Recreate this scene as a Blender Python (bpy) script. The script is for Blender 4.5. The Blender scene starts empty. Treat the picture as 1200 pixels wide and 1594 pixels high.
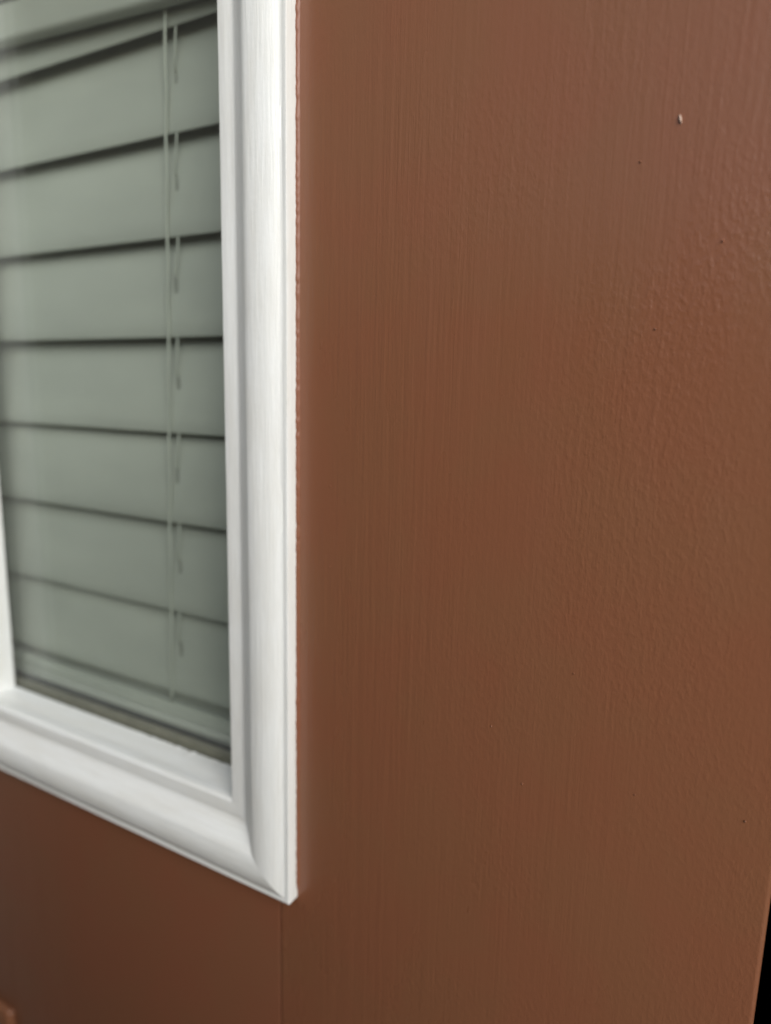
import bpy, bmesh, math, random
from mathutils import Matrix, Vector, noise
random.seed(7)
sc = bpy.context.scene
col = sc.collection
S = 0.2            # metres per unit: the lens is one unit in front of the door face
ZC = 1.35          # camera height

def W(x, d, z):    # unit coordinates (x right, d into the door, z up from lens height) -> world metres
    return Vector((x * S, d * S, z * S + ZC))

# ------------------------------------------------------------------ camera
cd = bpy.data.cameras.new("camera")
cam = bpy.data.objects.new("camera", cd); col.objects.link(cam)
R = Matrix(((0.8731680, -0.1054984, 0.4758653),
            (0.4868966, 0.1435782, -0.8615782),
            (0.0225713, 0.9839997, 0.1767347)))
cam.matrix_world = Matrix.Translation((0, -S, ZC)) @ R.to_4x4()
cd.sensor_fit = 'HORIZONTAL'; cd.sensor_width = 36.0
cd.lens = 1060 / 1200 * 36.0
cd.clip_start = 0.005; cd.clip_end = 400
cd.dof.use_dof = True
cd.dof.focus_distance = 0.208
cd.dof.aperture_fstop = 7.0
cd.dof.aperture_blades = 0
sc.camera = cam

# ------------------------------------------------------------------ light
SUN_EL, SUN_AZ = 29.0, 48.0        # azimuth measured from straight out of the door towards the right
w = bpy.data.worlds.new("World"); sc.world = w; w.use_nodes = True
nt = w.node_tree; nt.nodes.clear()
sky = nt.nodes.new('ShaderNodeTexSky'); sky.sky_type = 'NISHITA'; sky.sun_disc = False
d2 = Vector((math.sin(math.radians(SUN_AZ)), -math.cos(math.radians(SUN_AZ))))
sky.sun_elevation = math.radians(SUN_EL)
sky.sun_rotation = math.atan2(d2.x, d2.y)
sky.air_density = 1.0; sky.dust_density = 1.5; sky.ozone_density = 1.0
bg = nt.nodes.new('ShaderNodeBackground'); bg.inputs[1].default_value = 0.08
wo = nt.nodes.new('ShaderNodeOutputWorld')
nt.links.new(sky.outputs[0], bg.inputs[0]); nt.links.new(bg.outputs[0], wo.inputs[0])
sd = bpy.data.lights.new("sun", 'SUN'); sd.energy = 2.4; sd.angle = math.radians(45); sd.color = (1.0, 0.985, 0.95)
so = bpy.data.objects.new("sun", sd); col.objects.link(so)
tosun = Vector((d2.x * math.cos(math.radians(SUN_EL)), d2.y * math.cos(math.radians(SUN_EL)), math.sin(math.radians(SUN_EL))))
so.rotation_euler = tosun.to_track_quat('Z', 'Y').to_euler()
so.location = (2, -3, 4)
sc.view_settings.view_transform = 'Standard'; sc.view_settings.look = 'None'
sc.view_settings.exposure = 0.39; sc.view_settings.gamma = 1.0; sc.view_settings.use_curve_mapping = False
sc.cycles.max_bounces = 10; sc.cycles.transparent_max_bounces = 16

# ------------------------------------------------------------------ helpers
def nmat(name, rgb, rough=0.5, spec=0.5):
    m = bpy.data.materials.new(name); m.use_nodes = True
    b = m.node_tree.nodes['Principled BSDF']
    b.inputs['Base Color'].default_value = (*rgb, 1); b.inputs['Roughness'].default_value = rough
    b.inputs['Specular IOR Level'].default_value = spec
    return m, m.node_tree, b

def N(t, kind, **kw):
    n = t.nodes.new(kind)
    for k, v in kw.items():
        if k in n.inputs: n.inputs[k].default_value = v
        else: setattr(n, k, v)
    return n

def coords(t, scale=(1, 1, 1), rot=(0, 0, 0)):
    tc = t.nodes.new('ShaderNodeTexCoord'); mp = t.nodes.new('ShaderNodeMapping')
    mp.inputs['Scale'].default_value = scale; mp.inputs['Rotation'].default_value = rot
    t.links.new(tc.outputs['Object'], mp.inputs['Vector'])
    return mp.outputs[0]

def noise_tex(t, vec, scale, detail=3.0, rough=0.5):
    n = N(t, 'ShaderNodeTexNoise', Scale=scale, Detail=detail, Roughness=rough)
    t.links.new(vec, n.inputs['Vector']); return n.outputs[0]

def math_n(t, op, a, b, clamp=False):
    n = t.nodes.new('ShaderNodeMath'); n.operation = op; n.use_clamp = clamp
    for i, v in enumerate((a, b)):
        if isinstance(v, (int, float)): n.inputs[i].default_value = v
        else: t.links.new(v, n.inputs[i])
    return n.outputs[0]

def ramp(t, fac, stops):
    r = t.nodes.new('ShaderNodeValToRGB'); e = r.color_ramp.elements
    while len(e) < len(stops): e.new(0.5)
    for k, (p, c) in enumerate(stops):
        e[k].position = p; e[k].color = (*c, 1) if len(c) == 3 else c
    t.links.new(fac, r.inputs[0]); return r.outputs[0]

def bump(t, h, dist, strength=1.0, prev=None):
    b = t.nodes.new('ShaderNodeBump'); b.inputs['Strength'].default_value = strength; b.inputs['Distance'].default_value = dist
    t.links.new(h, b.inputs['Height'])
    if prev is not None: t.links.new(prev, b.inputs['Normal'])
    return b.outputs[0]

def link(name, bm, mat, parent=None, smooth=False, angle=None):
    bmesh.ops.recalc_face_normals(bm, faces=bm.faces[:])
    me = bpy.data.meshes.new(name); bm.to_mesh(me); bm.free()
    if smooth:
        for p in me.polygons: p.use_smooth = True
        if angle is not None: me.set_sharp_from_angle(angle=math.radians(angle))
    me.materials.append(mat)
    o = bpy.data.objects.new(name, me); col.objects.link(o)
    if parent: o.parent = parent
    return o

def thing(name, label, cat, group=None):
    o = bpy.data.objects.new(name, None); col.objects.link(o)
    o['label'] = label; o['category'] = cat; o['kind'] = 'thing'
    if group: o['group'] = group
    return o

def box(bm, lo, hi, bev=0.0, seg=2):      # unit coordinates
    a, b = W(*lo), W(*hi)
    r = bmesh.ops.create_cube(bm, size=1)
    for v in r['verts']:
        v.co = Vector(((a[i] + b[i]) / 2 + v.co[i] * abs(b[i] - a[i]) for i in range(3)))
    if bev:
        es = {e for v in r['verts'] for e in v.link_edges}
        bmesh.ops.bevel(bm, geom=list(es), offset=bev * S, segments=seg, affect='EDGES', profile=0.5)
    return bm

def mbox(bm, lo, hi):                      # metres
    r = bmesh.ops.create_cube(bm, size=1)
    for v in r['verts']:
        v.co = Vector(((lo[i] + hi[i]) / 2 + v.co[i] * (hi[i] - lo[i]) for i in range(3)))
    return bm

def sweep(bm, rings, closed_ring=True, caps=True):
    vs = [[bm.verts.new(p) for p in ring] for ring in rings]
    n = len(rings[0])
    for a, b in zip(vs, vs[1:]):
        for i in range(n if closed_ring else n - 1):
            j = (i + 1) % n
            bm.faces.new((a[i], a[j], b[j], b[i]))
    if caps and closed_ring:
        bm.faces.new(vs[0][::-1]); bm.faces.new(vs[-1])
    return bm

def tube(bm, pts, r, n=8):
    rings = []
    for i, p in enumerate(pts):
        d = (pts[min(i + 1, len(pts) - 1)] - pts[max(i - 1, 0)]).normalized()
        u = d.orthogonal().normalized() if abs(d.z) < 0.9 else Vector((1, 0, 0)); v = d.cross(u).normalized(); u = v.cross(d)
        rings.append([p + (u * math.cos(2 * math.pi * k / n) + v * math.sin(2 * math.pi * k / n)) * r for k in range(n)])
    return sweep(bm, rings)

# ------------------------------------------------------------------ materials
def brown_paint(name, strokes=1.0, peel=1.0, rgb=(0.212, 0.087, 0.0445), rough=0.29, vertical=True):
    m, t, b = nmat(name, rgb, rough, 0.43)
    # slight warm / olive drift of the paint film
    big = noise_tex(t, coords(t, (1, 1, 0.8)), 30.0, 3.0, 0.55)
    r, g, bl = rgb
    c = ramp(t, big, [(0.40, (r * 1.015, g * 0.98, bl * 0.985)), (0.60, (r * 0.99, g * 1.02, bl * 1.01))])
    t.links.new(c, b.inputs['Base Color'])
    patch = noise_tex(t, coords(t, (1, 1, 0.35)), 22.0, 1.0, 0.5)
    pm = ramp(t, patch, [(0.38, (0.35,) * 3), (0.62, (1.0,) * 3)])
    # long brush strokes
    sc1 = (1, 1, 0.035) if vertical else (0.035, 1, 1)
    st = noise_tex(t, coords(t, sc1), 1000.0, 3.0, 0.6)
    st2 = noise_tex(t, coords(t, (1, 1, 0.02) if vertical else (0.02, 1, 1)), 380.0, 2.0, 0.5)
    sx = t.nodes.new('ShaderNodeSeparateXYZ'); t.links.new(coords(t), sx.inputs[0])
    fade = t.nodes.new('ShaderNodeMapRange'); fade.inputs[1].default_value = -0.06; fade.inputs[2].default_value = 0.0
    fade.inputs[3].default_value = 1.0; fade.inputs[4].default_value = 0.4; t.links.new(sx.outputs[0], fade.inputs[0])
    st = math_n(t, 'MULTIPLY', math_n(t, 'MULTIPLY', math_n(t, 'ADD', st, st2), pm), fade.outputs[0])
    n1 = bump(t, st, 0.00017 * strokes, 1.0)
    # roller stipple, drawn a little down and to the right
    pe = noise_tex(t, coords(t, (1, 1, 0.55), (0, math.radians(-24), 0)), 720.0, 2.0, 0.5)
    pe = ramp(t, pe, [(0.42, (0,) * 3), (0.72, (1,) * 3)])
    pm2 = ramp(t, noise_tex(t, coords(t), 17.0, 1.0, 0.5), [(0.40, (0.25,) * 3), (0.60, (1.0,) * 3)])
    # the roller worked mostly towards the door's free edge; near the window it is brushed
    sx = t.nodes.new('ShaderNodeSeparateXYZ'); t.links.new(coords(t), sx.inputs[0])
    grad = t.nodes.new('ShaderNodeMapRange'); grad.inputs[1].default_value = -0.125; grad.inputs[2].default_value = -0.03
    grad.inputs[3].default_value = 0.25; grad.inputs[4].default_value = 1.0; t.links.new(sx.outputs[0], grad.inputs[0])
    pm2 = math_n(t, 'MULTIPLY', pm2, grad.outputs[0])
    n2 = bump(t, math_n(t, 'MULTIPLY', pe, pm2), 0.000078 * peel, 1.0, n1)
    fine = noise_tex(t, coords(t), 2600.0, 1.0, 0.5)
    n3 = bump(t, fine, 0.000012, 1.0, n2)
    t.links.new(n3, b.inputs['Normal'])
    rr = noise_tex(t, coords(t, (1, 1, 0.2)), 60.0, 3.0, 0.6)
    rv = ramp(t, rr, [(0.3, (rough - 0.05,) * 3), (0.7, (rough + 0.07,) * 3)])
    t.links.new(rv, b.inputs['Roughness'])
    return m

M_stile = brown_paint("brown_door_paint", 1.0, 1.0)
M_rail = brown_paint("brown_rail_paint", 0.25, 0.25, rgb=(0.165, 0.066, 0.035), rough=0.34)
M_caulk = brown_paint("brown_caulk_paint", 0.2, 1.8, rgb=(0.205, 0.080, 0.044), rough=0.4)

def white_paint(name, axis):
    m, t, b = nmat(name, (0.79, 0.80, 0.78), 0.38, 0.5)
    s = {'z': (1, 1, 0.06), 'x': (0.06, 1, 1)}[axis]
    g = noise_tex(t, coords(t, s), 1100.0, 4.0, 0.6)
    s2 = {'z': (1, 1, 0.025), 'x': (0.025, 1, 1)}[axis]
    g2 = noise_tex(t, coords(t, s2), 420.0, 2.0, 0.5)
    n1 = bump(t, math_n(t, 'ADD', g, g2), 0.00016, 1.0)
    f = noise_tex(t, coords(t), 500.0, 3.0, 0.6)
    n2 = bump(t, f, 0.00006, 1.0, n1)
    t.links.new(n2, b.inputs['Normal'])
    d = noise_tex(t, coords(t, {'z': (1, 1, 0.2), 'x': (0.2, 1, 1)}[axis]), 150.0, 4.0, 0.6)
    c = ramp(t, d, [(0.22, (0.68, 0.66, 0.60)), (0.32, (0.75, 0.76, 0.735)), (0.60, (0.80, 0.82, 0.81))])
    t.links.new(c, b.inputs['Base Color'])
    return m
M_wz = white_paint("white_paint_upright", 'z')
M_wx = white_paint("white_paint_level", 'x')

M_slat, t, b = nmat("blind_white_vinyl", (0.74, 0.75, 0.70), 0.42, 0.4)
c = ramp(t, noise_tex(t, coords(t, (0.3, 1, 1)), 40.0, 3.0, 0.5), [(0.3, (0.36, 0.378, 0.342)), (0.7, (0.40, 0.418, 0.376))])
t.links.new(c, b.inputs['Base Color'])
M_cord, t, b = nmat("blind_cord", (0.41, 0.43, 0.385), 0.8, 0.2)
M_hole, t, b = nmat("cord_hole_dark", (0.25, 0.26, 0.235), 0.8, 0.1)
M_spacer, t, b = nmat("tan_glazing_bead", (0.34, 0.31, 0.25), 0.6, 0.3)
t.links.new(ramp(t, noise_tex(t, coords(t), 90.0, 3.0, 0.6), [(0.3, (0.17, 0.16, 0.125)), (0.7, (0.23, 0.215, 0.17))]), b.inputs['Base Color'])
M_black, t, b = nmat("black_frame", (0.004, 0.004, 0.004), 0.7, 0.1)  # near-black on the whole frame, keeps the gap beside the door black
M_room, t, b = nmat("dark_room_paint", (0.010, 0.012, 0.010), 0.9, 0.1)
M_chip, t, b = nmat("pale_paint_chip", (0.60, 0.44, 0.35), 0.35, 0.5)
M_house, t, b = nmat("house_wall_paint", (0.11, 0.105, 0.09), 0.6, 0.4)
t.links.new(bump(t, noise_tex(t, coords(t), 60.0, 4.0), 0.001), b.inputs['Normal'])
M_board, t, b = nmat("grey_board_paint", (0.27, 0.27, 0.24), 0.6, 0.3)
M_floor, t, b = nmat("porch_concrete", (0.30, 0.27, 0.24), 0.8, 0.3)
t.links.new(ramp(t, noise_tex(t, coords(t), 8.0, 6.0, 0.6), [(0.3, (0.13, 0.12, 0.11)), (0.7, (0.19, 0.175, 0.16))]), b.inputs['Base Color'])
M_grass, t, b = nmat("lawn_green", (0.06, 0.10, 0.04), 0.9, 0.2)
t.links.new(ramp(t, noise_tex(t, coords(t), 3.0, 6.0, 0.7), [(0.3, (0.05, 0.08, 0.03)), (0.7, (0.09, 0.13, 0.05))]), b.inputs['Base Color'])

M_glass = bpy.data.materials.new("green_tinted_glass"); M_glass.use_nodes = True
t = M_glass.node_tree; t.nodes.clear()
tr = N(t, 'ShaderNodeBsdfTransparent'); tr.inputs[0].default_value = (0.952, 0.972, 0.960, 1)
gl = N(t, 'ShaderNodeBsdfGlossy'); gl.inputs['Roughness'].default_value = 0.0
fr = N(t, 'ShaderNodeLayerWeight', Blend=0.5)
mx = N(t, 'ShaderNodeMixShader'); ou = N(t, 'ShaderNodeOutputMaterial')
fs = math_n(t, 'ADD', math_n(t, 'MULTIPLY', math_n(t, 'POWER', fr.outputs['Facing'], 5.0), 0.95), 0.042)
t.links.new(fs, mx.inputs[0]); t.links.new(tr.outputs[0], mx.inputs[1]); t.links.new(gl.outputs[0], mx.inputs[2])
t.links.new(mx.outputs[0], ou.inputs[0])

# ------------------------------------------------------------------ setting
bm = bmesh.new(); mbox(bm, (-60, -80, -0.30), (60, 60, -0.16)); o = link("ground", bm, M_grass); o['kind'] = 'structure'
bm = bmesh.new(); mbox(bm, (-1.8, -2.2, -0.15), (2.2, 0.3, 0.0)); o = link("porch_floor", bm, M_floor); o['kind'] = 'structure'

# dark room behind the door (floor, ceiling, three walls)
bm = bmesh.new()
x0, x1, y0, y1, z0, z1 = -1.7, 1.2, 0.12, 2.6, 0.0, 2.4
for lo, hi in (((x0, y0, z0 - .1), (x1, y1, z0)), ((x0, y0, z1), (x1, y1, z1 + .1)), ((x0 - .1, y0, z0 - .1), (x0, y1, z1 + .1)),
               ((x1, y0, z0 - .1), (x1 + .1, y1, z1 + .1)), ((x0 - .1, y1, z0 - .1), (x1 + .1, y1 + .1, z1 + .1))):
    mbox(bm, lo, hi)
o = link("interior_walls", bm, M_room); o['kind'] = 'structure'

sun_blocker = bpy.data.objects.new("sun_blocker_wall", None); col.objects.link(sun_blocker)  # added wall and cap, out of view: soft shadow over the lower left
sun_blocker['label'] = "added grey half wall out of view, blocks low sun from the door"; sun_blocker['category'] = "half wall"; sun_blocker['kind'] = 'thing'
bm = bmesh.new(); mbox(bm, (-0.53, -0.75, -.15), (0.48, -0.60, 1.46)); link("wall_panel", bm, M_house, sun_blocker)
bm = bmesh.new(); mbox(bm, (-0.53, -0.77, 1.46), (0.50, -0.58, 1.50)); link("blocker_cap", bm, M_house, sun_blocker)

# opening / door extents (metres)
DX1 = 0.0740 * S; DX0 = -0.47; DZ1 = 2.05; DZ0 = 0.015; DT = 0.044
GAP = 0.013
fr_ = thing("entry_frame", "dark door frame past the narrow black gap at the door's right edge", "door frame")
bm = bmesh.new(); mbox(bm, (DX1 + GAP, 0.030, 0), (DX1 + GAP + .05, 0.12, DZ1 + .06)); link("jamb", bm, M_black, fr_)
bm = bmesh.new(); mbox(bm, (DX0 - .056, -0.012, 0), (DX0 - .006, 0.12, DZ1 + .06)); link("jamb", bm, M_black, fr_)
bm = bmesh.new(); mbox(bm, (DX0 - .006, -0.012, DZ1 + .006), (DX1 + GAP, 0.12, DZ1 + .06)); link("head", bm, M_black, fr_)

hw = thing("house_wall", "grey painted house wall around the door frame", "wall")
bm = bmesh.new(); mbox(bm, (-1.8, 0, -.15), (DX0 - .056, .12, 2.7)); link("wall_panel", bm, M_house, hw)
bm = bmesh.new(); mbox(bm, (DX1 + GAP + .05, 0, -.15), (2.2, .12, 2.7)); link("wall_panel", bm, M_house, hw)
bm = bmesh.new(); mbox(bm, (DX0 - .056, 0, DZ1 + .06), (DX1 + GAP + .05, .12, 2.7)); link("wall_panel", bm, M_house, hw)
sw = thing("shading_side_wall", "added grey wall out of view, darkens the left of the door", "wall")  # added unseen wall, keeps light and reflections low on the left
bm = bmesh.new(); mbox(bm, (-0.68, -1.6, -.15), (-0.53, -0.0125, 2.7)); link("wall_panel", bm, M_house, sw)
bm = bmesh.new(); mbox(bm, (-0.529, -0.118, -.15), (-0.515, -0.0135, 2.7)); link("reflection_board", bm, M_board, sw)  # added out of view, reflects as a paler band in the glass

# ------------------------------------------------------------------ door
door = thing("door", "reddish brown painted door with brush strokes and a white trimmed window", "door")
U = lambda m: m / S
XS = -0.7803                    # seam between stile and rails
OX1, OZ0 = -0.7380, -1.0245     # outer corner of the window moulding (right, bottom)
MW = 0.165                      # moulding width
OX0, OZ1 = -2.120, 1.215        # outer corner (left, top)
SB = 0.043                      # the slab opening starts this far under the moulding
dz0, dz1 = U(DZ0 - ZC), U(DZ1 - ZC)

def slab(name, x0, x1, z0, z1, mat, d0=0.0, bev=0.008):
    bm = bmesh.new(); box(bm, (x0, d0, z0), (x1, U(DT), z1), bev, 3)
    return link(name, bm, mat, door, True, 50)

# right stile: strongly rounded outer edge, crisp inner edge
def stile(name, xa, xb, round_right):
    bm = bmesh.new()
    prof = []
    r = 0.0075; r2 = 0.0028
    ra, rb = (r2, r) if round_right else (r, r2)
    T = U(DT)
    for k in range(7):
        a = math.pi / 2 * k / 6; prof.append((xa + ra - ra * math.cos(a), ra - ra * math.sin(a)))
    for k in range(7):
        a = math.pi / 2 * k / 6; prof.append((xb - rb + rb * math.sin(a), rb - rb * math.cos(a)))
    prof += [(xb, T), (xa, T)]
    n = 120
    rings = []
    for i in range(n + 1):
        z = dz0 + (dz1 - dz0) * i / n
        rings.append([W(x + (0.0009 * noise.noise(Vector((z * 2.0, 3, 0))) if round_right and x > xb - .02 else 0), d, z) for x, d in prof])
    sweep(bm, rings)
    return link(name, bm, M_stile, door, True, 50)
s1 = stile("stile", XS, U(DX1), True)
s2 = stile("stile", U(DX0), -2.080, False)
XL = -2.080
lock_top = OZ0 + SB
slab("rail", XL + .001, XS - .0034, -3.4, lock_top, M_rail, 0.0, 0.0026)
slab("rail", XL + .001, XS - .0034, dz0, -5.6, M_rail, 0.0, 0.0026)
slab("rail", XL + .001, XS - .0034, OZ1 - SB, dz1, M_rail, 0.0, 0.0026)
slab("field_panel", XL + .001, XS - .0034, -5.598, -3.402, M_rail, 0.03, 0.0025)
# small raised panel on the door, its rounded corner just in the picture
bm = bmesh.new()
box(bm, (-2.2, -0.020, -3.05), (-1.779, 0.010, -1.847), 0.018, 6)
link("raised_panel", bm, M_stile, door, True, 60)

# moulding profile, (t outward edge -> inward, h towards the viewer)
prof = [(0.0, 0.0), (0.0, 0.0255), (0.0012, 0.0285), (0.0045, 0.0290), (0.0085, 0.0283), (0.0110, 0.0282),
        (0.0150, 0.0305), (0.0220, 0.0345), (0.0310, 0.0385), (0.0410, 0.0412), (0.0520, 0.0428), (0.0620, 0.0432), (0.0700, 0.0425),
        (0.0750, 0.0418), (0.0800, 0.0408), (0.0840, 0.0392), (0.0880, 0.0366), (0.0930, 0.0325), (0.1020, 0.0255), (0.1100, 0.0195), (0.1180, 0.0138), (0.1240, 0.0100), (0.1280, 0.0086), (0.1310, 0.0082), (0.1350, 0.0092), (0.1560, 0.0100), (0.1620, 0.0090), (0.1650, 0.0050),
        (0.1658, 0.0000), (0.1655, -0.0180), (0.1640, -0.0280), (0.1650, -0.0400), (0.1660, -0.0620), (0.1652, -0.0880), (0.1650, -0.0930), (0.1500, -0.0940), (0.0470, -0.0940), (0.0460, -0.0005)]
def tl(t_):          # the left side casing is broader in its flat part
    return t_ + 0.152 * max(0.0, min(1.0, (t_ - 0.12) / 0.04)) if t_ > 0.046 else t_
def moulding(side):
    bm = bmesh.new()
    horiz = side in ('bottom', 'top')
    n = 320
    rings = []
    L = len(prof)
    for i in range(n + 1):
        s = i / n
        ring = []
        for k, (t_, h) in enumerate(prof):
            if side == 'bottom':  z = OZ0 + t_; a, b2 = OX0 + (tl(t_) if h > -0.093 or t_ > .1 else t_), OX1 - t_
            elif side == 'top':   z = OZ1 - t_; a, b2 = OX0 + (tl(t_) if h > -0.093 or t_ > .1 else t_), OX1 - t_
            elif side == 'right': x = OX1 - t_; a, b2 = OZ0 + t_, OZ1 - t_
            else:                 x = OX0 + (tl(t_) if h > -0.093 or t_ > .1 else t_); a, b2 = OZ0 + t_, OZ1 - t_
            q = a + (b2 - a) * s
            if horiz: x = q
            else: z = q
            # hand-painted, slightly uneven surface; ragged paint line at the glass; both fade at the mitres
            e = min(1, min(s, 1 - s) * 25)
            wob = noise.noise(Vector((q * 3.1, k * .35, 5 if horiz else 9))) * 0.0008 * e
            jt = 0
            if 0.0 < h: h2 = h + wob
            else: h2 = h
            if h == -0.0930:
                rag = (noise.noise(Vector((q * 60, 2, 0))) + .8 * noise.noise(Vector((q * 140, 7, 0)))) * 0.0022 * e
                jt = rag * (1.4 if horiz and q > -1.3 else .5)
            if horiz: z += jt * (1 if side == 'bottom' else -1)
            else: x -= jt if side == 'right' else -jt
            ring.append(W(x, -h2, z))
        rings.append(ring)
    sweep(bm, rings)
    return link("moulding", bm, M_wx if horiz else M_wz, door, True, 38)
for s_ in ('bottom', 'top', 'right', 'left'): moulding(s_)

# painted caulk fillet along the right edge of the moulding
bm = bmesh.new(); rings = []
n = 1100
zt, zb = OZ1, -1.008
for i in range(n + 1):
    z = zb + (zt - zb) * i / n
    a = noise.noise(Vector((z * 46, 0, 1))); c2 = noise.noise(Vector((z * 110, 4, 1))); g = noise.noise(Vector((z * 7, 2, 8)))
    end = min(1.0, (z - zb) / 0.02 + .15)
    hh = (0.0040 + 0.0016 * a + 0.0014 * c2 + .0008 * g) * end
    ww = (0.0068 + 0.0011 * g + .0010 * a) * (0.55 + .45 * end)
    rings.append([W(OX1 - .001, 0.001, z), W(OX1 + .0002, -hh, z), W(OX1 + ww * .28, -hh * .92, z), W(OX1 + ww * .6, -hh * .62 - .0003 * a, z),
                  W(OX1 + ww * .85, -hh * .25, z), W(OX1 + ww, 0.0006, z)])
sweep(bm, rings); link("caulk_bead", bm, M_caulk, door, True, 50)

# glass and the tan glazing bead
gx0, gx1, gz0, gz1 = OX0 + .10, OX1 - .10, OZ0 + .10, OZ1 - .10
bm = bmesh.new(); box(bm, (gx0, 0.0965, gz0), (gx1, 0.1105, gz1)); link("glass_pane", bm, M_glass, door)
bm = bmesh.new(); box(bm, (gx0 + .01, 0.112, gz0), (gx1 - .01, 0.130, -0.8505), .002, 2); link("glazing_bead", bm, M_spacer, door, True, 50)


# dried paint nibs and one pale chip on the stile
def nib(x, z, rx, rz, h, ang, mat, name):
    bm = bmesh.new()
    bmesh.ops.create_icosphere(bm, subdivisions=3, radius=1)
    ca, sa = math.cos(ang), math.sin(ang)
    for v in bm.verts:
        k = 1 + .25 * noise.noise(v.co * 1.7 + Vector((x * 90, z * 50, 0)))
        px, pz = v.co.x * rx * k, v.co.z * rz * k
        v.co = W(x + px * ca - pz * sa, -(v.co.y * -h) * k, z + px * sa + pz * ca)
    return link(name, bm, mat, door, True)
o = nib(-0.1373, 0.3472, .0014, .0056, .0034, math.radians(14), M_chip, "paint_chip"); o['label'] = "pale paint chip standing proud of the brown paint"
for (x, z) in ((-.1817, .3021), (-.0736, .195), (-.1448, .0885), (-.6655, -.1709), (-.664, -.3176), (-.2178, -.4194), (-.3439, -.5406),
               (-.1147, -.5886), (.0316, -.5802), (-.2863, -.6262)):
    k = random.uniform(.6, .95)
    nib(x, z, .0017 * k, .0021 * k, .0030 * k, random.uniform(-.5, .5), M_stile, "paint_nib")

# ------------------------------------------------------------------ blind
blind = thing("window_blind", "pale closed horizontal blind with thin ladder strings, behind the window glass", "window blind")
BX0, BX1 = -2.070, -0.80
FK = 1.0217
edges = [0.724 + 2 * .2125, 0.724 + .2125, 0.7385, 0.5325, 0.3225, 0.1085, -0.1080, -0.3210, -0.5430, -0.7560]
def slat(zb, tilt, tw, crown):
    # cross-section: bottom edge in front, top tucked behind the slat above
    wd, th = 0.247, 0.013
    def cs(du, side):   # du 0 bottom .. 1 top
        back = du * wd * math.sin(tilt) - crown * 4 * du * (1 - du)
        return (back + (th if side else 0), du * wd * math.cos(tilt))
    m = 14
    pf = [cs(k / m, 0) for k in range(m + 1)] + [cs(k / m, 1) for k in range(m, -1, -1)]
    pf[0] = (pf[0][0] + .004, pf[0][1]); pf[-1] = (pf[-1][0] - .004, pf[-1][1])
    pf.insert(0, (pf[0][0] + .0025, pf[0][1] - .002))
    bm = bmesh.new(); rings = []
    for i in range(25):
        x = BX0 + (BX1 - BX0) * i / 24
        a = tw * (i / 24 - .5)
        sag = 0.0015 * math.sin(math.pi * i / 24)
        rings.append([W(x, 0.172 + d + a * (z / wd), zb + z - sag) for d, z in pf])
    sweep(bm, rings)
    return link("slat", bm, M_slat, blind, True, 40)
lad = lambda z: -1.230 + (z - 0.0) * 0.033        # ladder position along the blind at a height
for i, zc in enumerate(edges):
    zb = zc * FK
    tl = math.radians(10.8 + random.uniform(-1.0, 1.0)); 
    if i == 2: tl = math.radians(13.5)
    tw = random.uniform(-.006, .006); cr = 0.008 + random.uniform(-.002, .002)
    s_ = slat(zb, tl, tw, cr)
    # route hole with a sliver of the lift cord, on the slat face
    if i >= 3 or i == 2:
        hz = zb + 0.105; hx = lad(hz) + 0.012
        u = (hz - zb) / .247
        fd = 0.172 + u * .247 * math.sin(tl) - cr * 4 * u * (1 - u)
        bm = bmesh.new(); bmesh.ops.create_icosphere(bm, subdivisions=2, radius=1)
        k1, k2, k3 = random.uniform(.7, 1.15), random.uniform(.6, 1.15), random.uniform(-.004, .004)
        for v in bm.verts: v.co = W(hx + k3 + v.co.x * .0062 * k1, fd + v.co.y * .0012, hz + random.Random(i).uniform(-.012, .014) + v.co.z * .034 * k2 - v.co.x * .006)
        link("cord_hole", bm, M_hole, s_, True)
# ladder string (front) and lift cord
pts = []
for k in range(80):
    z = -0.80 + (0.80 + 1.15) * k / 79
    pts.append(W(lad(z) + .0015 * math.sin(k * .9) , 0.166, z))
bm = bmesh.new(); tube(bm, pts, .0030 * S); link("ladder_string", bm, M_cord, blind, True)
for i, zc in enumerate(edges[2:]):
    zb = zc * FK
    # cord seen from the edge above down to the route hole
    top = zb + .2125 * FK
    jx = random.uniform(-.003, .003)
    pts = [W(lad(top) + .019 + jx, 0.180, top + .01), W(lad(top) + .0195 + jx, 0.176, top - .03), W(lad(zb) + .017, 0.179, zb + .14), W(lad(zb) + .013, 0.190, zb + .11)]
    bm = bmesh.new(); tube(bm, pts, .0021 * S); link("lift_cord", bm, M_cord, blind, True)
# bottom rail
bm = bmesh.new(); box(bm, (BX0, 0.160, -0.850), (BX1, 0.196, -0.800), .008, 3); box(bm, (BX0, 0.150, -0.853), (BX1, 0.1595, -0.832), .0045, 3); link("bottom_rail", bm, M_slat, blind, True, 60)
bm = bmesh.new(); box(bm, (BX0, 0.204, -0.90), (BX1, 0.214, -0.68), .002, 2); link("slat", bm, M_slat, blind, True, 60)
# head rail and the slightly crooked valance
bm = bmesh.new(); box(bm, (BX0, 0.18, 0.86), (BX1, 0.36, 1.10), .004, 2); link("head_rail", bm, M_slat, blind, True, 50)
bm = bmesh.new(); box(bm, (-0.60, 0.135, 0.0), (0.60, 0.171, 0.088), .014, 5); box(bm, (-0.60, 0.131, 0.090), (0.60, 0.166, 0.230), .006, 2)
rot = math.radians(3.3); piv = W(-1.30, 0.15, 0.785)
for v in bm.verts:
    p = Vector((v.co.x, v.co.y, v.co.z - ZC))
    v.co = Vector((piv.x + p.x * math.cos(rot) + p.z * math.sin(rot), p.y, piv.z - p.x * math.sin(rot) + p.z * math.cos(rot)))
link("valance", bm, M_slat, blind, True, 50)
